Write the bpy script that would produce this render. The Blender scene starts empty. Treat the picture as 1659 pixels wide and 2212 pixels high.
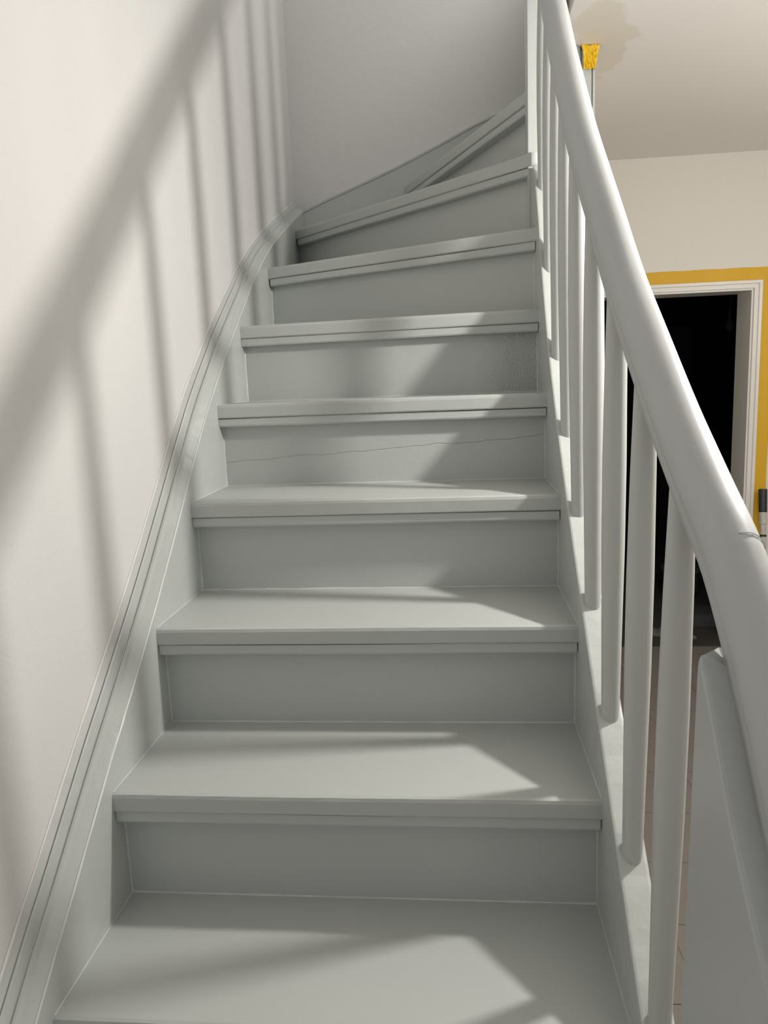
import bpy, bmesh, math, random
from mathutils import Vector, Matrix
random.seed(7)
S = bpy.context.scene
COL = S.collection

# ------------------------------------------------------------------ camera
cam_d = bpy.data.cameras.new('camera'); cam = bpy.data.objects.new('camera', cam_d); COL.objects.link(cam)
FW = Vector((-0.09675431, 0.98094805, -0.16846222)).normalized()
RT = Vector((0.99503858, 0.09139242, -0.03931478)).normalized()
UP = RT.cross(FW)
R3 = Matrix((RT, UP, -FW)).transposed()
cam.matrix_world = Matrix.Translation((0.56544, -0.94095, 0.83600)) @ R3.to_4x4()
cam_d.sensor_fit = 'HORIZONTAL'; cam_d.sensor_width = 36.0
cam_d.lens = 36.0 * 1629.84 / 1659.0
cam_d.clip_start = 0.02
S.camera = cam

# ------------------------------------------------------------------ world, lights, exposure
w = bpy.data.worlds.new('world'); S.world = w; w.use_nodes = True
w.node_tree.nodes['Background'].inputs[0].default_value = (0.75, 0.85, 1.0, 1)
w.node_tree.nodes['Background'].inputs[1].default_value = 0.15
LAMP = Vector((1.47, 0.40, 1.255))
ld = bpy.data.lights.new('bulb_light', 'POINT'); ld.energy = 57; ld.shadow_soft_size = 0.037
ld.color = (1.0, 0.965, 0.92)
lo = bpy.data.objects.new('bulb_light', ld); COL.objects.link(lo); lo.location = LAMP
ad = bpy.data.lights.new('rear_fill', 'AREA'); ad.energy = 4; ad.shape = 'RECTANGLE'; ad.size = 1.2; ad.size_y = 1.3
ad.color = (0.80, 0.88, 1.0)  # cool fill added behind the camera in place of unseen daylight
ao = bpy.data.objects.new('rear_fill', ad); COL.objects.link(ao)
ao.location = (0.9, -2.62, 1.15); ao.rotation_euler = (math.radians(90), 0, 0)
hd = bpy.data.lights.new('hall_fill', 'POINT'); hd.energy = 17; hd.shadow_soft_size = 0.15; hd.color = (1.0, 0.95, 0.88)  # fill lamp added out of view to brighten the hall wall and ceiling
ho = bpy.data.objects.new('hall_fill', hd); COL.objects.link(ho); ho.location = (2.55, 1.75, 1.25)
ud = bpy.data.lights.new('landing_fill', 'AREA'); ud.energy = 13; ud.size = 0.7; ud.color = (1.0, 0.97, 0.93)  # fill added out of view upstairs to brighten the back wall
uo = bpy.data.objects.new('landing_fill', ud); COL.objects.link(uo); uo.location = (1.25, 1.2, 3.15); uo.rotation_euler = Vector((-0.9, 0.9, -1.1)).to_track_quat('-Z', 'Y').to_euler()
S.view_settings.view_transform = 'Standard'
S.view_settings.look = 'None'
S.view_settings.gamma = 1.0
S.view_settings.use_curve_mapping = False
S.view_settings.exposure = 0.0

# ------------------------------------------------------------------ materials
def mat(name, col, rough=0.5, bump=0.0, bscale=60.0, var=0.0, vscale=3.0, metal=0.0, spec=0.5, coat=0.0):
    m = bpy.data.materials.new(name); m.use_nodes = True
    nt = m.node_tree; N = nt.nodes; L = nt.links
    b = N['Principled BSDF']
    b.inputs['Base Color'].default_value = (*col, 1); b.inputs['Roughness'].default_value = rough
    b.inputs['Metallic'].default_value = metal; b.inputs['Specular IOR Level'].default_value = spec
    b.inputs['Coat Weight'].default_value = coat
    tc = N.new('ShaderNodeTexCoord')
    if var > 0:
        n = N.new('ShaderNodeTexNoise'); n.inputs['Scale'].default_value = vscale; n.inputs['Detail'].default_value = 5
        L.new(tc.outputs['Object'], n.inputs['Vector'])
        mx = N.new('ShaderNodeMix'); mx.data_type = 'RGBA'
        mx.inputs[6].default_value = (*[c*(1-var) for c in col], 1); mx.inputs[7].default_value = (*[min(1, c*(1+var)) for c in col], 1)
        L.new(n.outputs['Fac'], mx.inputs[0]); L.new(mx.outputs[2], b.inputs['Base Color'])
    if bump > 0:
        n = N.new('ShaderNodeTexNoise'); n.inputs['Scale'].default_value = bscale; n.inputs['Detail'].default_value = 6
        L.new(tc.outputs['Object'], n.inputs['Vector'])
        n2 = N.new('ShaderNodeTexNoise'); n2.inputs['Scale'].default_value = bscale*0.12; n2.inputs['Detail'].default_value = 3
        L.new(tc.outputs['Object'], n2.inputs['Vector'])
        ad_ = N.new('ShaderNodeMath'); ad_.operation = 'MULTIPLY_ADD'; ad_.inputs[1].default_value = 3.0
        L.new(n2.outputs['Fac'], ad_.inputs[0]); L.new(n.outputs['Fac'], ad_.inputs[2])
        bp = N.new('ShaderNodeBump'); bp.inputs['Strength'].default_value = 1.0; bp.inputs['Distance'].default_value = bump
        L.new(ad_.outputs[0], bp.inputs['Height']); L.new(bp.outputs[0], b.inputs['Normal'])
    return m

PG = (0.522, 0.546, 0.524)
M_paint = mat('grey_satin_paint', PG, 0.38, 0.00035, 70, 0.02, 2.0)
M_tread = mat('grey_tread_paint', PG, 0.42, 0.0003, 90, 0.02, 4.0)
M_brush = mat('grey_brushed_paint', PG, 0.27, 0.0012, 38, 0.02, 2.0)
M_rail = mat('grey_rail_paint', (0.485, 0.502, 0.495), 0.40, 0.0002, 60)
M_bal = mat('grey_baluster_paint', (0.545, 0.560, 0.545), 0.38, 0.0003, 50)
M_wbead = mat('white_filler_bead', (0.74, 0.73, 0.69), 0.6, 0.001, 80)
M_bead = mat('filler_bead_paint', (0.60, 0.63, 0.61), 0.4, 0.0006, 120)
M_wall = mat('white_wall_paint', (0.71, 0.70, 0.685), 0.75, 0.0005, 160, 0.015, 1.2)
M_hall = mat('cream_hall_paint', (0.78, 0.755, 0.70), 0.75, 0.0005, 160, 0.015, 1.2)
M_trim = mat('white_trim_paint', (0.80, 0.78, 0.74), 0.35, 0.0002, 60)
M_dark = mat('dark_room_shade', (0.012, 0.012, 0.012), 0.9, 0.0005, 60)  # near-black colour stands in for the lack of light in the room
M_darkfloor = mat('dark_room_floor_shade', (0.05, 0.045, 0.04), 0.8, 0.001, 30, 0.2, 4)  # floor darkened in its colour, as if no light reached it
M_tile = mat('taupe_floor_tile', (0.20, 0.18, 0.16), 0.45, 0.0006, 30, 0.08, 5)
M_grout = mat('floor_grout', (0.30, 0.28, 0.25), 0.9, 0.001, 80)
M_tape = mat('yellow_masking_tape', (0.72, 0.42, 0.015), 0.55, 0.0006, 140, 0.05, 12)
M_tape2 = mat('yellow_film_tape', (0.85, 0.55, 0.02), 0.28, 0.003, 45)
M_black = mat('black_plastic', (0.02, 0.02, 0.025), 0.45, 0.001, 60, 0.4, 30)
M_tube = mat('paint_spattered_tube', (0.52, 0.49, 0.46), 0.45, 0.001, 60, 0.25, 40)
M_rag = mat('shaded_pale_cloth', (0.12, 0.115, 0.11), 0.9, 0.002, 40)  # pale cloth, darkened in colour for the unlit room
M_bucket = mat('shaded_bucket_plastic', (0.10, 0.098, 0.09), 0.5, 0.0003, 40)  # white lid with the room's shade put into its colour
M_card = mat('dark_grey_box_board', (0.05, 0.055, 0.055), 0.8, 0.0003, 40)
M_brass = mat('lamp_socket', (0.1, 0.1, 0.1), 0.4)

def crack_mat():            # riser with a wandering brushed seam
    m = mat('grey_paint_with_seam', PG, 0.38, 0.0005, 60, 0.02, 2.0)
    nt = m.node_tree; N = nt.nodes; L = nt.links
    b = N['Principled BSDF']; old = b.inputs['Normal'].links[0].from_node
    tc = N.new('ShaderNodeTexCoord'); sp = N.new('ShaderNodeSeparateXYZ'); L.new(tc.outputs['Object'], sp.inputs[0])
    nz = N.new('ShaderNodeTexNoise'); nz.inputs['Scale'].default_value = 14; nz.inputs['Detail'].default_value = 7
    L.new(tc.outputs['Object'], nz.inputs['Vector'])
    def math_(op, a, bb, c=None):
        k = N.new('ShaderNodeMath'); k.operation = op
        for i, v in enumerate((a, bb, c)):
            if v is None: continue
            if isinstance(v, (int, float)): k.inputs[i].default_value = v
            else: L.new(v, k.inputs[i])
        return k.outputs[0]
    # centre line z = 0.655 + 0.055*x + 0.012*(noise-.5)
    line = math_('MULTIPLY_ADD', sp.outputs['X'], 0.055, 0.658)
    wob = math_('MULTIPLY_ADD', nz.outputs['Fac'], 0.016, -0.008)
    line = math_('ADD', line, wob)
    d = math_('ABSOLUTE', math_('SUBTRACT', sp.outputs['Z'], line), 0)
    r = N.new('ShaderNodeMapRange'); r.inputs[1].default_value = 0; r.inputs[2].default_value = 0.0016; r.inputs[3].default_value = 0; r.inputs[4].default_value = 1
    L.new(d, r.inputs[0])
    bp = N.new('ShaderNodeBump'); bp.inputs['Strength'].default_value = 1; bp.inputs['Distance'].default_value = 0.0010
    L.new(r.outputs[0], bp.inputs['Height']); L.new(old.outputs[0], bp.inputs['Normal']); L.new(bp.outputs[0], b.inputs['Normal'])
    return m
M_crack = crack_mat()

def patch_mat():            # riser with a rough, heavily textured patch at its right end
    m = mat('grey_paint_with_rough_patch', PG, 0.38, 0.0004, 60, 0.02, 2.0)
    nt = m.node_tree; N = nt.nodes; L = nt.links
    b = N['Principled BSDF']; old = b.inputs['Normal'].links[0].from_node
    tc = N.new('ShaderNodeTexCoord'); sp = N.new('ShaderNodeSeparateXYZ'); L.new(tc.outputs['Object'], sp.inputs[0])
    r = N.new('ShaderNodeMapRange'); r.inputs[1].default_value = 0.60; r.inputs[2].default_value = 0.70; r.inputs[3].default_value = 0; r.inputs[4].default_value = 1
    L.new(sp.outputs['X'], r.inputs[0])
    nz = N.new('ShaderNodeTexNoise'); nz.inputs['Scale'].default_value = 190; nz.inputs['Detail'].default_value = 6
    L.new(tc.outputs['Object'], nz.inputs['Vector'])
    k = N.new('ShaderNodeMath'); k.operation = 'MULTIPLY'; L.new(nz.outputs['Fac'], k.inputs[0]); L.new(r.outputs[0], k.inputs[1])
    bp = N.new('ShaderNodeBump'); bp.inputs['Strength'].default_value = 1; bp.inputs['Distance'].default_value = 0.006
    L.new(k.outputs[0], bp.inputs['Height']); L.new(old.outputs[0], bp.inputs['Normal']); L.new(bp.outputs[0], b.inputs['Normal'])
    return m
M_patch = patch_mat()

def ceiling_mat():          # white emulsion with bare, beige filler stains beside the stair opening
    base = (0.80, 0.765, 0.735)
    m = mat('ceiling_white_with_stains', base, 0.6, 0.0007, 40)
    nt = m.node_tree; N = nt.nodes; L = nt.links; b = N['Principled BSDF']
    tc = N.new('ShaderNodeTexCoord')
    nz = N.new('ShaderNodeTexNoise'); nz.inputs['Scale'].default_value = 9; nz.inputs['Detail'].default_value = 8; nz.inputs['Roughness'].default_value = 0.6
    L.new(tc.outputs['Object'], nz.inputs['Vector'])
    prev = None
    for (cx, cy, rx, ry) in ((1.07, 1.86, 0.085, 0.13), (1.15, 2.10, 0.055, 0.22), (1.12, 1.98, 0.10, 0.10)):
        sb = N.new('ShaderNodeVectorMath'); sb.operation = 'SUBTRACT'; sb.inputs[1].default_value = (cx, cy, 1.986); L.new(tc.outputs['Object'], sb.inputs[0])
        sc = N.new('ShaderNodeVectorMath'); sc.operation = 'MULTIPLY'; sc.inputs[1].default_value = (1/rx, 1/ry, 0); L.new(sb.outputs[0], sc.inputs[0])
        ln = N.new('ShaderNodeVectorMath'); ln.operation = 'LENGTH'; L.new(sc.outputs[0], ln.inputs[0])
        if prev is None: prev = ln.outputs['Value']
        else:
            mn = N.new('ShaderNodeMath'); mn.operation = 'MINIMUM'; L.new(prev, mn.inputs[0]); L.new(ln.outputs['Value'], mn.inputs[1]); prev = mn.outputs[0]
    ad2 = N.new('ShaderNodeMath'); ad2.operation = 'MULTIPLY_ADD'; ad2.inputs[1].default_value = 1.6; L.new(nz.outputs['Fac'], ad2.inputs[0]); L.new(prev, ad2.inputs[2])
    r = N.new('ShaderNodeMapRange'); r.inputs[1].default_value = 1.72; r.inputs[2].default_value = 1.90; r.inputs[3].default_value = 1; r.inputs[4].default_value = 0
    L.new(ad2.outputs[0], r.inputs[0])
    mx = N.new('ShaderNodeMix'); mx.data_type = 'RGBA'; mx.inputs[6].default_value = (*base, 1); mx.inputs[7].default_value = (0.735, 0.68, 0.60, 1)
    L.new(r.outputs[0], mx.inputs[0]); L.new(mx.outputs[2], b.inputs['Base Color'])
    return m
M_ceil = ceiling_mat()

# ------------------------------------------------------------------ helpers
def link(name, bm, m, parent=None, smooth=False, bevel=0.0, seg=2, auto=None):
    bmesh.ops.recalc_face_normals(bm, faces=bm.faces)
    me = bpy.data.meshes.new(name); bm.to_mesh(me); bm.free()
    if m: me.materials.append(m)
    if smooth:
        for p in me.polygons: p.use_smooth = True
    o = bpy.data.objects.new(name, me); COL.objects.link(o)
    if parent: o.parent = parent
    if bevel > 0:
        md = o.modifiers.new('bevel', 'BEVEL'); md.width = bevel; md.segments = seg; md.limit_method = 'ANGLE'; md.angle_limit = math.radians(35)
        md.harden_normals = False
        for p in me.polygons: p.use_smooth = True
        wn = o.modifiers.new('wn', 'WEIGHTED_NORMAL'); wn.keep_sharp = False
    elif auto:
        for e in me.edges: pass
    return o
def thing(name, label, cat, loc=(0, 0, 0), group=None):
    o = bpy.data.objects.new(name, None); COL.objects.link(o); o.location = loc
    o['label'] = label; o['category'] = cat
    if group: o['group'] = group
    return o
def tag(o, label, cat, group=None):
    o['label'] = label; o['category'] = cat
    if group: o['group'] = group
    return o
def struct(o, label=None):
    o['kind'] = 'structure'
    if label: o['label'] = label
    return o
def box(bm, x0, x1, y0, y1, z0, z1):
    v = [bm.verts.new(p) for p in ((x0, y0, z0), (x1, y0, z0), (x1, y1, z0), (x0, y1, z0), (x0, y0, z1), (x1, y0, z1), (x1, y1, z1), (x0, y1, z1))]
    for f in ((0, 3, 2, 1), (4, 5, 6, 7), (0, 1, 5, 4), (1, 2, 6, 5), (2, 3, 7, 6), (3, 0, 4, 7)): bm.faces.new([v[i] for i in f])
def B(*a):
    bm = bmesh.new(); box(bm, *a); return bm
def prism_z(bm, pts, z0, z1):
    a = [bm.verts.new((x, y, z0)) for x, y in pts]; b = [bm.verts.new((x, y, z1)) for x, y in pts]
    bm.faces.new(a[::-1]); bm.faces.new(b); n = len(pts)
    for i in range(n): bm.faces.new([a[i], a[(i+1) % n], b[(i+1) % n], b[i]])
def loft(bm, rings, closed=True, caps=True):
    R = [[bm.verts.new(p) for p in r] for r in rings]; n = len(R[0])
    for i in range(len(R)-1):
        for j in range(n if closed else n-1):
            bm.faces.new([R[i][j], R[i][(j+1) % n], R[i+1][(j+1) % n], R[i+1][j]])
    if caps and closed:
        bm.faces.new(R[0][::-1]); bm.faces.new(R[-1])
    return R
def interp(x, P):
    if x <= P[0][0]:
        (a, b), (c, d) = P[0], P[1]
    elif x >= P[-1][0]:
        (a, b), (c, d) = P[-2], P[-1]
    else:
        for i in range(len(P)-1):
            if P[i][0] <= x <= P[i+1][0]: (a, b), (c, d) = P[i], P[i+1]; break
    return b + (d-b)*(x-a)/(c-a)
def smooth_curve(P, n):      # Catmull-Rom through (x,y) points
    out = []
    for i in range(len(P)-1):
        p0 = P[max(i-1, 0)]; p1 = P[i]; p2 = P[i+1]; p3 = P[min(i+2, len(P)-1)]
        for k in range(n):
            t = k/n
            out.append(tuple(0.5*((2*p1[j]) + (-p0[j]+p2[j])*t + (2*p0[j]-5*p1[j]+4*p2[j]-p3[j])*t*t + (-p0[j]+3*p1[j]-3*p2[j]+p3[j])*t**3) for j in range(len(p1))))
    out.append(tuple(P[-1])); return out

# ------------------------------------------------------------------ key dimensions (metres, z = 0 at the lowest tread in view)
W = 0.774; YB = 2.10; WALLX = -0.045; BACKY = 2.14; FLOOR = -0.80; CEIL = 1.986; FARY = 3.55; TOP = 3.9
# tread number -> nosing left end, right end, height
NOS = {-3: ((0, -0.774), (0.772, -0.774), -0.6), -2: ((0, -0.547), (0.772, -0.547), -0.4), -1: ((0, -0.320), (0.772, -0.320), -0.2),
       0: ((0, -0.0923), (W, -0.094), 0.0), 1: ((0, 0.1345), (W, 0.134), 0.2), 2: ((0, 0.3648), (W, 0.3646), 0.4),
       3: ((0, 0.5983), (W, 0.5937), 0.6), 4: ((0, 0.8329), (W, 0.818), 0.8), 5: ((0, 1.0797), (W, 0.977), 1.0),
       6: ((0, 1.439), (W, 1.0333), 1.2), 7: ((0, 1.914), (0.768, 1.136), 1.4), 8: ((0.39, YB), (0.774, 1.185), 1.57), 9: ((0.90, YB), (0.812, 1.20), 1.76)}
OV = 0.035                   # riser set back behind the nosing
def slides(k):               # directions along which each end of a tread line slides when moved back
    sl = Vector((0, 1)) if k <= 7 else Vector((1, 0)); sr = Vector((0, 1))
    if k == 9: sl = Vector((1, 0)); sr = Vector((1, 0))
    if k == 8: sr = Vector((0.25, 1)).normalized()
    return sl, sr
def line(k, d):
    L, Rr, z = NOS[k]; L = Vector(L); Rr = Vector(Rr)
    t = (Rr-L).normalized(); n = Vector((-t.y, t.x)); sl, sr = slides(k)
    return L + sl*(d/max(0.25, sl.dot(n))), Rr + sr*(d/max(0.25, sr.dot(n)))

# ------------------------------------------------------------------ the shell
def wall_obj(name, bm, m): return struct(link(name, bm, m))
wall_obj('wall_left', B(WALLX-0.12, WALLX, -2.6, BACKY+0.12, FLOOR, TOP), M_wall)
wall_obj('wall_back', B(WALLX, 1.045, BACKY, BACKY+0.12, FLOOR, TOP), M_wall)
bm = bmesh.new(); bm2 = bmesh.new()
BP = [(0.822, 1.202), (0.955, 1.86), (0.99, 1.98), (1.045, 2.05)]
for q_, z0_, z1_ in ((bm, FLOOR, CEIL-0.001), (bm2, CEIL, 2.45)):
    prism_z(q_, BP + [(x-0.02, y+0.004) for x, y in BP[::-1]], z0_, z1_)
wall_obj('wall_winder_boarding', bm, M_paint); wall_obj('wall_winder_upper', bm2, M_wall)
wall_obj('wall_partition', B(1.045, 1.10, BACKY, FARY, FLOOR, CEIL), M_hall)
bm = bmesh.new()            # far hall wall with the doorway cut out
DX0, DX1, DZ = 1.36, 2.227, 1.274
box(bm, 1.10, DX0, FARY, FARY+0.21, FLOOR, CEIL); box(bm, DX1, 3.3, FARY, FARY+0.21, FLOOR, CEIL); box(bm, DX0, DX1, FARY, FARY+0.21, DZ, CEIL)
wall_obj('wall_far', bm, M_hall)
wall_obj('wall_right', B(3.0, 3.12, -2.6, FARY, FLOOR, CEIL), M_hall)
bm = bmesh.new()            # rear wall behind the camera, with an opening made up for the cool fill
box(bm, WALLX, 0.3, -2.72, -2.6, FLOOR, TOP); box(bm, 1.5, 3.12, -2.72, -2.6, FLOOR, TOP)
box(bm, 0.3, 1.5, -2.72, -2.6, FLOOR, 0.5); box(bm, 0.3, 1.5, -2.72, -2.6, 1.8, TOP)
wall_obj('wall_rear', bm, M_wall)
bm = bmesh.new()            # hall ceiling, open over the stairs
box(bm, 0.965, 3.12, -0.6, 2.035, CEIL, CEIL+0.19); box(bm, 1.02, 3.12, 2.035, FARY, CEIL, CEIL+0.19); box(bm, WALLX, 3.12, -2.6, -0.6, CEIL, CEIL+0.19)
wall_obj('ceiling', bm, M_ceil)
wall_obj('ceiling_upper', B(WALLX-0.12, 3.12, -2.6, BACKY+0.12, TOP, TOP+0.1), M_wall)
wall_obj('wall_upper', B(3.0, 3.12, -2.6, BACKY+0.12, CEIL+0.19, TOP), M_wall)
# floor: grout bed with single tiles laid in it
fl = wall_obj('floor', B(WALLX, 3.12, -2.6, FARY, FLOOR-0.1, FLOOR-0.003), M_grout)
tm = bmesh.new(); box(tm, -0.1485, 0.1485, -0.1485, 0.1485, -0.009, 0.0)
me = bpy.data.meshes.new('tile'); bmesh.ops.recalc_face_normals(tm, faces=tm.faces); tm.to_mesh(me); tm.free(); me.materials.append(M_tile)
for i in range(6):
    for j in range(16):
        t = bpy.data.objects.new('tile', me); COL.objects.link(t); t.parent = fl
        t.location = (1.02 + i*0.30, -1.1 + j*0.30, FLOOR + random.uniform(-0.0006, 0.0006))
# doorway: casing pieces, lining
d1 = bpy.data.objects.new('door_1', None); COL.objects.link(d1); d1['kind'] = 'structure'; d1.location = (1.79, FARY, FLOOR)
d1['label'] = 'white doorway opening onto an unlit dark room'
def rel(o, p):
    o.parent = p; o.matrix_parent_inverse = Matrix.Translation(p.location).inverted(); return o
CP = [(-0.002, -0.003), (-0.002, 0.012), (0.000, 0.014), (0.012, 0.014), (0.013, 0.009), (0.021, 0.009), (0.0225, 0.014), (0.024, 0.019), (0.038, 0.020), (0.040, 0.018), (0.040, -0.003)]
def casing(kind):
    bm = bmesh.new()
    if kind == 'right': loft(bm, [[(DX1+o, FARY-d, FLOOR) for o, d in CP], [(DX1+o, FARY-d, DZ+o) for o, d in CP]])
    elif kind == 'left': loft(bm, [[(DX0-o, FARY-d, FLOOR) for o, d in CP], [(DX0-o, FARY-d, DZ+o) for o, d in CP]])
    else: loft(bm, [[(DX0-o, FARY-d, DZ+o) for o, d in CP], [(DX1+o, FARY-d, DZ+o) for o, d in CP]])
    return bm
for kk in ('right', 'left', 'head'): rel(link('casing', casing(kk), M_trim), d1)
rel(link('door_lining', B(DX1-0.012, DX1, FARY, FARY+0.215, FLOOR, DZ), M_trim), d1)
rel(link('door_lining', B(DX0, DX0+0.012, FARY, FARY+0.215, FLOOR, DZ), M_trim), d1)
rel(link('door_lining', B(DX0+0.012, DX1-0.012, FARY, FARY+0.215, DZ-0.012, DZ), M_trim), d1)
# unlit room beyond, its darkness carried by near-black materials
Y2 = FARY+0.215
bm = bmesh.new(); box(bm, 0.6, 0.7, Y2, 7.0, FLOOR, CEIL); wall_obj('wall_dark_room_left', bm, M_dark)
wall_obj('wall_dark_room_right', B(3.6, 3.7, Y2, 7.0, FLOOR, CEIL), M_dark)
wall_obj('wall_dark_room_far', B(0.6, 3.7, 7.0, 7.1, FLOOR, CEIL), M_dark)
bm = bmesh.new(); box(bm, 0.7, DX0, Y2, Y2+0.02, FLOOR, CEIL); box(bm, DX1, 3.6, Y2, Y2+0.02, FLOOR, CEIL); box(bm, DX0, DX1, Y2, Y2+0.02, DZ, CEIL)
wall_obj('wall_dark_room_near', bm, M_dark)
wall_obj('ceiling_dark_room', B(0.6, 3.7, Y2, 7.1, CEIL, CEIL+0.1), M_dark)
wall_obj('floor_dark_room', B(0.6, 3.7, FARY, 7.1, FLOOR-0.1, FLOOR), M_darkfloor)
# corner post where the partition meets the stairwell wall
t1 = bpy.data.objects.new('trim_1', None); COL.objects.link(t1); t1['kind'] = 'structure'; t1.location = (1.065, 2.06, FLOOR)
t1['label'] = 'narrow grey corner post of two boards under the ceiling'
rel(link('board', B(1.045, 1.079, 2.035, BACKY, FLOOR, CEIL), M_bal, bevel=0.0015), t1)
rel(link('board', B(1.0815, 1.090, 2.033, BACKY, FLOOR, CEIL), M_bal, bevel=0.0015), t1)
rel(link('board', B(1.079, 1.0815, 2.045, BACKY, FLOOR, CEIL), M_card), t1)

# ------------------------------------------------------------------ staircase
st = thing('staircase', 'grey painted winder staircase with balusters and thick rounded handrail on its open right side', 'staircase', (0.38, -0.774, FLOOR))
def part(name, bm, m, bevel=0.0, seg=2, smooth=False, p=None):
    return rel(link(name, bm, m, bevel=bevel, seg=seg, smooth=smooth), p or st)
PROF = [(0.0065, -0.0335), (0.0025, -0.0325), (0.0005, -0.0300), (0.0, -0.0075), (0.0018, -0.0022), (0.0065, 0.0)]
for k in sorted(NOS):
    z = NOS[k][2]
    # tread: rounded nose swept across, flat slab behind
    bm = bmesh.new(); ringL, ringR = [], []
    wob = random.uniform(-0.0006, 0.0006)
    for d, dz in PROF + [(0.05, 0.0), (0.05, -0.0335)]:
        a, b_ = line(k, d); ringL.append((a.x, a.y, z+dz)); ringR.append((b_.x, b_.y, z+dz))
    nseg = 24; rings = []
    for i in range(nseg+1):
        t = i/nseg; r = []
        for q, (A, C_) in enumerate(zip(ringL, ringR)):
            p_ = Vector(A).lerp(Vector(C_), t)
            if 0 < i < nseg and q in (2, 3, 4): p_.y += 0.0006*math.sin(7*t+k*2)+random.uniform(-0.0003, 0.0003); p_.z += random.uniform(-0.0003, 0.0003)
            r.append(tuple(p_))
        rings.append(r)
    loft(bm, rings)
    aL, aR = line(k, 0.05)
    if k+1 in NOS:
        bL, bR = line(k+1, OV+0.012)
        pts = [aL, aR, bR, bL]
        if k == 7: pts = [aL, aR, bR, bL, Vector((0, YB))]
        if k == 6: pts = [aL, aR, bR, Vector((0, min(bL.y, YB)))]
        if k == 8: pts = [aL, aR, Vector((0.81, 1.22)), Vector((0.88, YB))]
        prism_z(bm, [(p_.x, p_.y) for p_ in pts], z-0.030, z)
    else:
        prism_z(bm, [(aL.x, aL.y), (aR.x, aR.y), (0.865, 1.25), (0.965, 2.0), (0.965, YB)], z-0.030, z)
    part('tread', bm, M_tread)
    # riser under this tread
    zb = NOS[k-1][2] if k-1 in NOS else FLOOR
    a, b_ = line(k, OV); a2, b2 = line(k, OV+0.012); bm = bmesh.new()
    prism_z(bm, [(a.x, a.y), (b_.x, b_.y), (b2.x, b2.y), (a2.x, a2.y)], zb-0.002 if k > -3 else zb, z-0.032)
    part('riser', bm, M_crack if k == 4 else (M_patch if k == 5 else M_paint))
    # moulding tucked under the nose
    bm = bmesh.new(); L_, R_ = [], []
    for d, dz in ((0.0055, -0.0345), (0.0055, -0.0355), (0.0050, -0.0500), (0.0070, -0.0535), (0.034, -0.0540), (0.034, -0.0345)):
        p1, p2 = line(k, d); L_.append(Vector((p1.x, p1.y, z+dz))); R_.append(Vector((p2.x, p2.y, z+dz)))
    g = 0.006 if k in (6, 7) else 0.001
    tt = [g, 0.25, 0.5, 0.75, 0.998]
    loft(bm, [[tuple(a_.lerp(c_, t) + Vector((0, 0, random.uniform(-0.0008, 0.0008)))) for a_, c_ in zip(L_, R_)] for t in tt])
    part('nosing_moulding', bm, M_paint)
    # filler bead along riser foot and both upright joints
    if 0 <= k <= 6:
        bm = bmesh.new(); e = 0.0022
        a, b_ = line(k, OV); zt = z-0.056
        for (P, Q) in (((a.x, a.y, zb), (b_.x, b_.y, zb)),):
            rr = []
            for i in range(31):
                t = i/30; x = P[0]+(Q[0]-P[0])*t; y = P[1]+(Q[1]-P[1])*t; s = e*random.uniform(0.6, 1.3)
                rr.append([(x, y+0.001, P[2]-0.001), (x, y-s, P[2]-0.0002), (x, y-s*0.45, P[2]+s*0.5), (x, y+0.0003, P[2]+s)])
            loft(bm, rr)
        part('filler_bead', bm, M_bead)
        for (X, yy, sg) in ((0.0, a.y, 1), (W, b_.y, -1)):
            rr = []; bm = bmesh.new()
            for i in range(15):
                zz = zb+(zt-zb)*i/14; s = e*random.uniform(0.6, 1.25)
                rr.append([(X-sg*0.001, yy+0.001, zz), (X+sg*s, yy+0.0005, zz), (X+sg*s*0.45, yy-s*0.45, zz), (X-sg*0.0002, yy-s, zz)])
            loft(bm, rr); part('filler_bead', bm, M_bead)
    if -1 <= k <= 4:          # bead where the tread meets each string
        y0 = NOS[k][0][1]+0.006; y1 = line(k+1, OV)[0].y; y2 = line(k+1, OV)[1].y
        for (X, sg, ye) in ((0.0, 1, y1), (W, -1, y2)):
            rr = []; bm = bmesh.new()
            for i in range(15):
                yy = y0+(ye-y0)*i/14; s = 0.0016*random.uniform(0.6, 1.25)
                rr.append([(X-sg*0.001, yy, z-0.001), (X+sg*s, yy, z-0.0002), (X+sg*s*0.45, yy, z+s*0.5), (X-sg*0.0002, yy, z+s)])
            loft(bm, rr); part('filler_bead', bm, M_bead)

# wall string on the left, with its stepped capping
INN = [(-1.0, -0.75), (-0.5, -0.30), (-0.122, 0.030), (-0.010, 0.122), (0.126, 0.236), (0.242, 0.328), (0.384, 0.446), (0.535, 0.583), (0.653, 0.692), (0.763, 0.788), (0.926, 0.911), (1.052, 0.998), (1.278, 1.148), (1.466, 1.252), (1.661, 1.337), (1.869, 1.418), (2.068, 1.494), (2.10, 1.506)]
INNs = smooth_curve(INN, 5)
def capz(y): return interp(y, [(-1.0, 0.046), (0.3, 0.066), (0.6, 0.066), (1.0, 0.058), (1.5, 0.034), (2.1, 0.030)])
bm = bmesh.new(); rr = []
for (y, z) in INNs:
    c = capz(y)
    rr.append([(0.0, y, z-0.42), (0.0, y, z), (-0.002, y, z+0.0025), (-0.018, y, z+c*0.22), (-0.0205, y, z+c*0.40), (-0.024, y, z+c*0.42), (-0.0255, y, z+c*0.36), (-0.028, y, z+c*0.40),
               (-0.0315, y, z+c*0.72), (-0.034, y, z+c*0.76), (-0.0355, y, z+c*0.70), (-0.0435, y, z+c*0.96), (-0.0448, y, z+c), (-0.0448, y, z-0.42)])
loft(bm, rr); part('wall_string', bm, M_brush)
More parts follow.
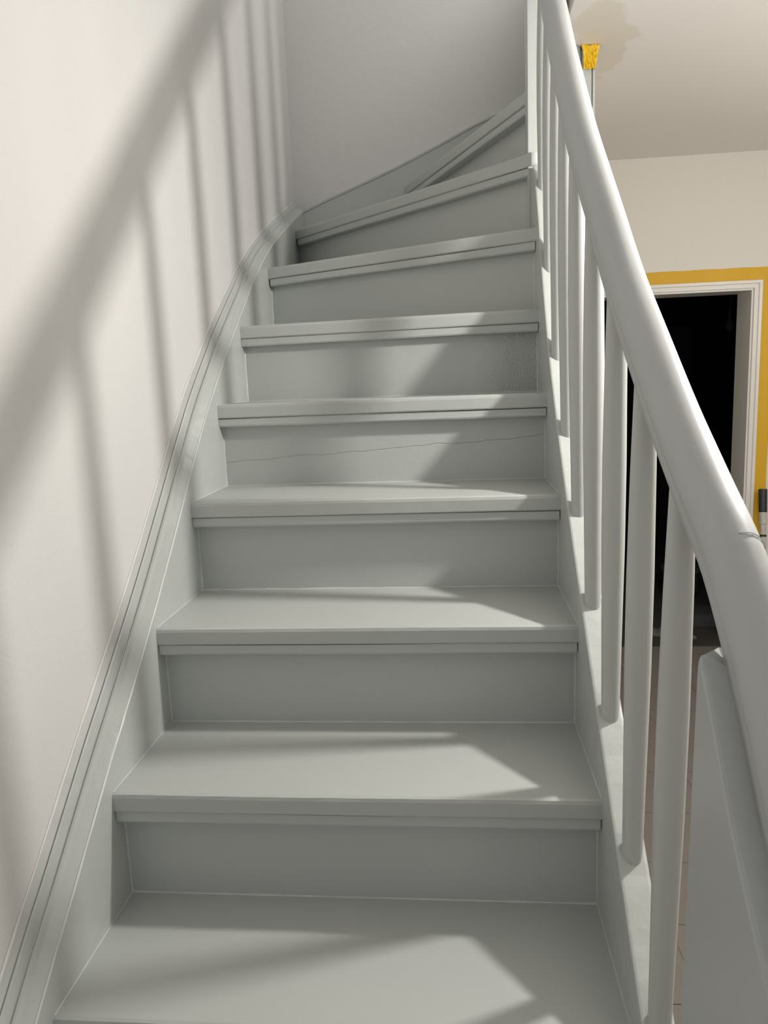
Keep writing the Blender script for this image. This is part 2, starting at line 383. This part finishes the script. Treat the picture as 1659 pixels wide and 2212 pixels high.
# thin raised line of paint along the arris
bm = bmesh.new(); rr = []
for i, (y, z) in enumerate(INNs):
    s = 0.0012*random.uniform(0.5, 1.2)
    rr.append([(0.0, y, z-0.002), (s, y, z), (-0.001, y, z+0.002+s), (-0.003, y, z+0.001)])
loft(bm, rr); part('filler_bead', bm, M_bead)
# back wall string
BK = [(0.0, 1.508), (0.10, 1.548), (0.23, 1.595), (0.379, 1.652), (0.52, 1.712), (0.668, 1.778), (0.78, 1.82), (0.90, 1.88), (1.02, 1.95)]
BKs = smooth_curve(BK, 4); bm = bmesh.new()
loft(bm, [[(x, YB, z-0.36), (x, YB, z-0.012), (x, YB-0.003, z-0.010), (x, YB-0.003, z-0.003), (x, YB+0.012, z+0.004), (x, BACKY-0.001, z+0.010), (x, BACKY-0.001, z-0.36)] for x, z in BKs])
part('back_string', bm, M_paint)
bm = bmesh.new(); rr = []
for i in range(61):
    x = 0.012+0.99*i/60; z = interp(x, BKs)+0.010; q = 0.0035*random.uniform(0.5, 1.2)
    rr.append([(x, BACKY-0.001, z-0.002), (x, BACKY-0.001-q, z), (x, BACKY-0.001, z+q)])
loft(bm, rr); part('filler_bead', bm, M_wbead)
bm = bmesh.new(); rr = []
for (y, z) in INNs:
    z = z+capz(y); q = 0.003*random.uniform(0.5, 1.2)
    rr.append([(WALLX+0.0005, y, z-0.002), (WALLX+q, y, z-0.0005), (WALLX+0.0005, y, z+q)])
loft(bm, rr); part('filler_bead', bm, M_wbead)
# outer string carrying the balusters
STR = [(-0.275, -0.079), (-0.109, 0.062), (-0.025, 0.1338), (0.036, 0.1856), (0.123, 0.2596), (0.20, 0.325), (0.34, 0.4445), (0.435, 0.527), (0.575, 0.656), (0.672, 0.753), (0.796, 0.892), (0.907, 1.056), (0.989, 1.205), (1.04, 1.286), (1.095, 1.352), (1.150, 1.362)]
STRs = smooth_curve(STR, 5); bm = bmesh.new(); rr = []
for y, z in STRs:
    j = random.uniform(-0.0007, 0.0007); z2 = z + j; dd = 0.34 + max(0, y-0.7)*0.7
    rr.append([(W, y, z-dd), (W, y, z2-0.004), (W+0.0012, y, z2-0.0012), (W+0.004, y, z2), (W+0.036, y, z2), (W+0.0395, y, z2-0.0015), (W+0.0405, y, z2-0.005), (W+0.0405, y, z-dd)])
loft(bm, rr); part('outer_string', bm, M_brush)
# wall under the stairs
bm = bmesh.new(); a = []; 
YS = [(-0.275, -0.42)] + [(y, z-0.335) for y, z in STR[1:]] + [(1.22, 1.0)]
A_ = [bm.verts.new((W+0.012, y, FLOOR)) for y, z in YS]; B_ = [bm.verts.new((W+0.012, y, z)) for y, z in YS]
C_ = [bm.verts.new((W+0.03, y, FLOOR)) for y, z in YS]; D_ = [bm.verts.new((W+0.03, y, z)) for y, z in YS]
for i in range(len(YS)-1):
    for P, Q in ((A_, B_), (C_, D_), (B_, D_), (A_, C_)): bm.faces.new([P[i], P[i+1], Q[i+1], Q[i]])
bm.faces.new([A_[0], B_[0], D_[0], C_[0]]); bm.faces.new([A_[-1], B_[-1], D_[-1], C_[-1]])
part('spandrel_panel', bm, M_paint)

# ------------------------------------------------------------------ balustrade
def bpart(name, bm, m, **k): return rel(link(name, bm, m, **k), st)
RAIL = [(-0.86, -0.02, 0.816), (-0.66, 0.205, 0.816), (-0.52, 0.365, 0.816), (-0.46, 0.437, 0.815), (-0.40, 0.510, 0.815), (-0.335, 0.588, 0.814), (-0.256, 0.668, 0.812), (-0.178, 0.724, 0.808), (-0.086, 0.787, 0.805),
        (0.020, 0.8665, 0.802), (0.147, 0.963, 0.799), (0.266, 1.072, 0.795), (0.355, 1.153, 0.792), (0.445, 1.236, 0.789), (0.536, 1.321, 0.789), (0.625, 1.402, 0.790), (0.712, 1.478, 0.792), (0.877, 1.634, 0.796), (1.0, 1.755, 0.797), (1.125, 1.86, 0.798)]
RS = smooth_curve(RAIL, 5)
RZ = [(p[0], p[1]) for p in RS]; RX = [(p[0], p[2]) for p in RS]
def rail_section():
    pts = []
    for i in range(19):      # round top
        a = math.radians(-38 + i*(256/18)); pts.append((0.0258*math.cos(a), 0.001+0.0248*math.sin(a)))
    pts += [(-0.0190, -0.0165), (-0.0207, -0.0190), (-0.0207, -0.0300), (-0.0195, -0.0312), (0.0185, -0.0312), (0.0197, -0.0300), (0.0197, -0.0190), (0.0185, -0.0165)]
    return pts
SEC = rail_section()
def rail_mesh(i0, i1, scale=1.0):
    bm = bmesh.new(); rr = []
    for i in range(i0, i1+1):
        y, z, x = RS[i]; a = RS[max(i-1, 0)]; b_ = RS[min(i+1, len(RS)-1)]
        t = Vector((0, b_[0]-a[0], b_[1]-a[1])).normalized(); v = Vector((0, -t.z, t.y))
        rr.append([(x+u*scale, y+v.y*h*scale, z+v.z*h*scale) for u, h in SEC])
    loft(bm, rr, caps=False); return bm
JN = min(range(len(RS)), key=lambda i: abs(RS[i][0]+0.262))
bpart('handrail', rail_mesh(JN-1, len(RS)-1), M_rail, smooth=True)
bpart('handrail_easing', rail_mesh(0, JN, 1.004), M_rail, smooth=True)
bm = bmesh.new(); rr = []      # pale thread standing for the highlight on the crack joining handrail and easing
y0, z0, x0 = RS[JN]; a_ = RS[JN-1]; b_ = RS[JN+1]; tv = Vector((0, b_[0]-a_[0], b_[1]-a_[1])).normalized(); vv = Vector((0, -tv.z, tv.y))
for i in range(15):
    an = math.radians(-20+i*8); cx_ = x0+0.0262*math.cos(an); h = 0.001+0.0252*math.sin(an)
    P0 = Vector((cx_, y0, z0)) + vv*h + tv*(0.004*math.cos(an)+0.010*math.sin(an))
    nrm = Vector((math.cos(an), 0, 0)) + vv*math.sin(an); r_ = 0.0006
    rr.append([tuple(P0+(nrm*math.cos(q)+tv*math.sin(q))*r_) for q in (0, 1.57, 3.14, 4.71)])
loft(bm, rr); bpart('joint_highlight', bm, M_bead)
# balusters: round, slender at both ends
def baluster(y, x, zb, zt, lean=0.0):
    bm = bmesh.new(); n = 16; rings = []; H = zt-zb
    prof = [(0, .0118), (0.012, .0132), (0.05, .0140), (0.2, .0152), (0.42, .0173), (0.6, .0175), (0.8, .0160), (0.95, .0138), (1, .0132)]
    for t, r in prof:
        rings.append([(x+lean*t+r*math.cos(2*math.pi*i/n), y+r*math.sin(2*math.pi*i/n), zb+H*t) for i in range(n)])
    loft(bm, rings); return bm
YBAL = [-0.118, 0.033, 0.190, 0.345, 0.498, 0.645, 0.790, 0.930, 1.050]
for y in YBAL:
    x = W+0.021; zb = interp(y-0.014, STR)-0.010; xt = interp(y, RX)
    o = bpart('baluster', baluster(y, x, zb, interp(y, RZ)-0.020, xt-x), M_bal, smooth=True)
# top newel
bm = B(0.7655, 0.835, 1.141, 1.205, 1.0, 3.0)
bpart('newel_post', bm, M_brush, bevel=0.0025)
bm = bmesh.new(); rr = []      # rounded return where the top nosing laps over the string beside the newel
for (x, y, s_) in ((0.752, 1.152, 1), (0.764, 1.140, 1), (0.770, 1.132, 1), (0.7735, 1.128, 1), (0.778, 1.1265, 0.99), (0.784, 1.1265, 0.96), (0.789, 1.129, 0.9), (0.793, 1.134, 0.8)):
    zc = 1.3835; hh = 0.0168*s_
    rr.append([(x, y+dx_, zc+dz_*hh) for dx_, dz_ in ((0.030, -1), (0.004, -1), (0.0005, -0.8), (0, -0.3), (0, 0.5), (0.002, 0.88), (0.007, 1), (0.030, 1))])
loft(bm, rr); bpart('nosing_return', bm, M_brush)
# solid end panel under the foot of the handrail
X0, X1 = 0.772, 0.836; bm = bmesh.new(); rr = []
PTOP = [(-0.80, 0.035), (-0.60, 0.257), (-0.461, 0.407), (-0.425, 0.441), (-0.381, 0.484), (-0.34, 0.536), (-0.30, 0.585), (-0.276, 0.612)]
for (y, c) in ((-0.280, 0.030), (-0.282, 0.014), (-0.286, 0.006), (-0.300, 0.001), (-0.32, 0), (-0.34, 0), (-0.381, 0), (-0.425, 0), (-0.461, 0), (-0.60, 0), (-0.80, 0)):
    z = interp(y, PTOP)-c; yb = y+0.020 if y > -0.284 else y+0.018 if y > -0.288 else y
    e = -0.010 if y > -0.295 else 0; f = 0.004 if y > -0.295 else 0
    rr.append([(X0, yb, FLOOR), (X0, yb, -0.1), (X0, y+e, z-0.006), (X0+0.0012, y+e, z-0.002), (X0+0.004, y+e, z-0.001), (X0+0.020, y+f, z), (X1-0.004, y+f, z), (X1, y, z-0.004), (X1, yb, -0.1), (X1, yb, FLOOR)])
loft(bm, rr); bpart('end_panel', bm, M_rail)

# ------------------------------------------------------------------ masking tape
def tape_strip(pts_xz, y=FARY-0.0008):
    bm = bmesh.new(); a = [bm.verts.new((x, y, z)) for x, z in pts_xz]; b_ = [bm.verts.new((x, y+0.0007, z)) for x, z in pts_xz]
    bm.faces.new(a); bm.faces.new(b_[::-1]); n = len(a)
    for i in range(n): bm.faces.new([a[i], a[(i+1) % n], b_[(i+1) % n], b_[i]])
    return bm
TO = 0.040; TW = 0.070
xo = DX1+TO; zo = DZ+0.040
head = []
for i in range(20):
    x = 1.28+(xo+TW-1.28)*i/19; head.append((x, zo+TW+0.001*math.sin(i*1.7)))
o = link('masking_tape', tape_strip([(1.28, zo)] + head + [(xo+TW, zo+0.02), (xo, zo)]), M_tape)
tag(o, 'horizontal yellow masking tape strip above the doorway casing', 'tape', 'yellow tape around the doorway')
side = [(xo+TW+0.0015*math.sin(i*1.3), zo+TW-0.004-(zo+TW-FLOOR-0.1)*i/25) for i in range(26)]
o = link('masking_tape', tape_strip([(xo, FLOOR+0.1), (xo, zo-0.001)] + side, FARY-0.0016), M_tape)
tag(o, 'vertical yellow masking tape strip down the right side of the doorway', 'tape', 'yellow tape around the doorway')
# crumpled film tape wrapped round the head of the corner post
bm = bmesh.new(); rows = 9; cols = 13; V = []
for j in range(rows):
    t = j/(rows-1); z = 1.984-0.078*t; row = []
    for i in range(cols):
        s = i/(cols-1)
        xl = 1.034+0.012*t+0.008*math.sin(3.1*t+0.6) if t < 0.75 else 1.048; xr = 1.106-0.016*t
        x = xl+(xr-xl)*s
        y = 2.029 - 0.006*abs(math.sin(i*1.9+j*0.8)) - 0.004*random.random() + (0.012 if s > 0.93 else 0)
        if s < 0.15: y -= 0.006*(1-t)
        row.append(bm.verts.new((x, y, z + (0.004*math.sin(i*0.9) if j in (0, rows-1) else 0)*(0.4))))
    V.append(row)
for j in range(rows-1):
    for i in range(cols-1): bm.faces.new([V[j][i], V[j][i+1], V[j+1][i+1], V[j+1][i]])
o = link('masking_tape', bm, M_tape2); md = o.modifiers.new('solid', 'SOLIDIFY'); md.thickness = 0.0012; md.offset = 0
tag(o, 'crumpled piece of yellow tape wrapped around the top of the corner post', 'tape')

# ------------------------------------------------------------------ painter's pole leaning at the right of the doorway
pl = thing('extension_pole', 'paint-spattered grey extension pole with black grip leaning beside the yellow tape', 'pole', (2.36, 3.30, FLOOR))
def tube(p, q, r0, r1=None, n=14):
    p = Vector(p); q = Vector(q); r1 = r0 if r1 is None else r1; t = (q-p).normalized(); a = t.orthogonal().normalized(); b_ = t.cross(a); bm = bmesh.new()
    loft(bm, [[tuple(c + a*r*math.cos(2*math.pi*i/n)+b_*r*math.sin(2*math.pi*i/n)) for i in range(n)] for c, r in ((p, r0), (q, r1))]); return bm
PT = Vector((2.302, 3.50, 0.155)); PB = Vector((2.262, 3.28, FLOOR)); ax = (PB-PT)
def pp(t): return tuple(PT+ax*t)
rel(link('grip', tube(pp(0), pp(0.135), 0.0235, 0.0225), M_black, smooth=False, bevel=0.003), pl)
rel(link('collar', tube(pp(0.135), pp(0.205), 0.0205), M_tube, bevel=0.002), pl)
rel(link('tube', tube(pp(0.205), pp(0.985), 0.0165), M_tube, bevel=0.001), pl)
rel(link('ring', tube(pp(0.265), pp(0.278), 0.0185), M_black, bevel=0.002), pl)
rel(link('foot_cap', tube(pp(0.985), pp(0.999), 0.0185), M_black, bevel=0.001), pl)

# ------------------------------------------------------------------ things on the floor of the dark room
bk = thing('bucket', 'pale round bucket on the floor of the unlit room, furthest object through the doorway', 'bucket', (2.19, 4.62, FLOOR))
bm = bmesh.new(); n = 24
def ring_(r, z): return [(2.19+r*math.cos(2*math.pi*i/n), 4.62+r*math.sin(2*math.pi*i/n), z) for i in range(n)]
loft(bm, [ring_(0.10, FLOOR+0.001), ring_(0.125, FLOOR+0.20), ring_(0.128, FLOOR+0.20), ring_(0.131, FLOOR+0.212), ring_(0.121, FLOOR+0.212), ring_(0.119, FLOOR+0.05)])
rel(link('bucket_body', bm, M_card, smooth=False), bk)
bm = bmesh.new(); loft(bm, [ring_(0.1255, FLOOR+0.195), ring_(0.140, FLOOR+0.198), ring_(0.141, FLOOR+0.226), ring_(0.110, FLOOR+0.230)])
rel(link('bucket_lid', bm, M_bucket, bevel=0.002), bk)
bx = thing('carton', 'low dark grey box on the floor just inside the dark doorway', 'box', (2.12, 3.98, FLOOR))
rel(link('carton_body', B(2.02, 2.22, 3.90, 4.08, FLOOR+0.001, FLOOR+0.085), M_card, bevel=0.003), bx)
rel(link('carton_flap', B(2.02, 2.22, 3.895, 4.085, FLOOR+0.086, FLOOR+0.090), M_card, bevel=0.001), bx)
def rag(cx, cy, w_, d_, label):
    bm = bmesh.new(); n = 14; V = []
    for i in range(n):
        row = []
        for j in range(n):
            u = i/(n-1)*2-1; v = j/(n-1)*2-1; r = math.hypot(u, v)
            z = FLOOR+0.003+0.040*max(0, 1-r*r)*(0.6+0.5*math.sin(6*u+3*v)*math.cos(5*v-2*u))
            row.append(bm.verts.new((cx+w_*u*(1-0.2*v*v), cy+d_*v*(1-0.2*u*u), max(FLOOR+0.002, z))))
        V.append(row)
    for i in range(n-1):
        for j in range(n-1): bm.faces.new([V[i][j], V[i+1][j], V[i+1][j+1], V[i][j+1]])
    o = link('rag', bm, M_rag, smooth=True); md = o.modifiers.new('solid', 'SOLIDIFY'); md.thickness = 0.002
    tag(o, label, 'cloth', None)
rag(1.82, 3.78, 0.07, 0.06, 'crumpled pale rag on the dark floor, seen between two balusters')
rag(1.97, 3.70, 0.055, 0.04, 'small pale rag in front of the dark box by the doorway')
lb = thing('hanging_bulb', 'unlit light bulb hanging on its wire in the dark room', 'lamp', (2.464, 4.60, 1.18))
bm = bmesh.new()
loft(bm, [[(2.464+r*math.cos(2*math.pi*i/12), 4.60+r*math.sin(2*math.pi*i/12), z) for i in range(12)] for r, z in ((0.004, 1.098), (0.02, 1.104), (0.030, 1.125), (0.028, 1.148), (0.016, 1.172), (0.013, 1.19))])
rel(link('bulb_glass', bm, M_card, smooth=True), lb)  # dark board colour stands in for the shade on the glass
rel(link('lamp_socket', tube((2.464, 4.60, 1.188), (2.464, 4.60, 1.235), 0.018), M_black), lb)
rel(link('cord', tube((2.464, 4.60, 1.235), (2.464, 4.60, CEIL), 0.004), M_black), lb)

# the lamp that lights the stairs hangs in the hall, just right of the frame
hl = thing('pendant_lamp', 'bare bulb holder hanging in the hall right of the stairs', 'lamp', (LAMP.x, LAMP.y, CEIL))
rel(link('lamp_socket', tube((LAMP.x, LAMP.y, LAMP.z+0.046), (LAMP.x, LAMP.y, LAMP.z+0.11), 0.016, 0.012), M_brass), hl)
rel(link('cord', tube((LAMP.x, LAMP.y, LAMP.z+0.11), (LAMP.x, LAMP.y, CEIL-0.02), 0.003), M_black), hl)
rel(link('ceiling_rose', tube((LAMP.x, LAMP.y, CEIL-0.02), (LAMP.x, LAMP.y, CEIL), 0.03, 0.045), M_trim), hl)
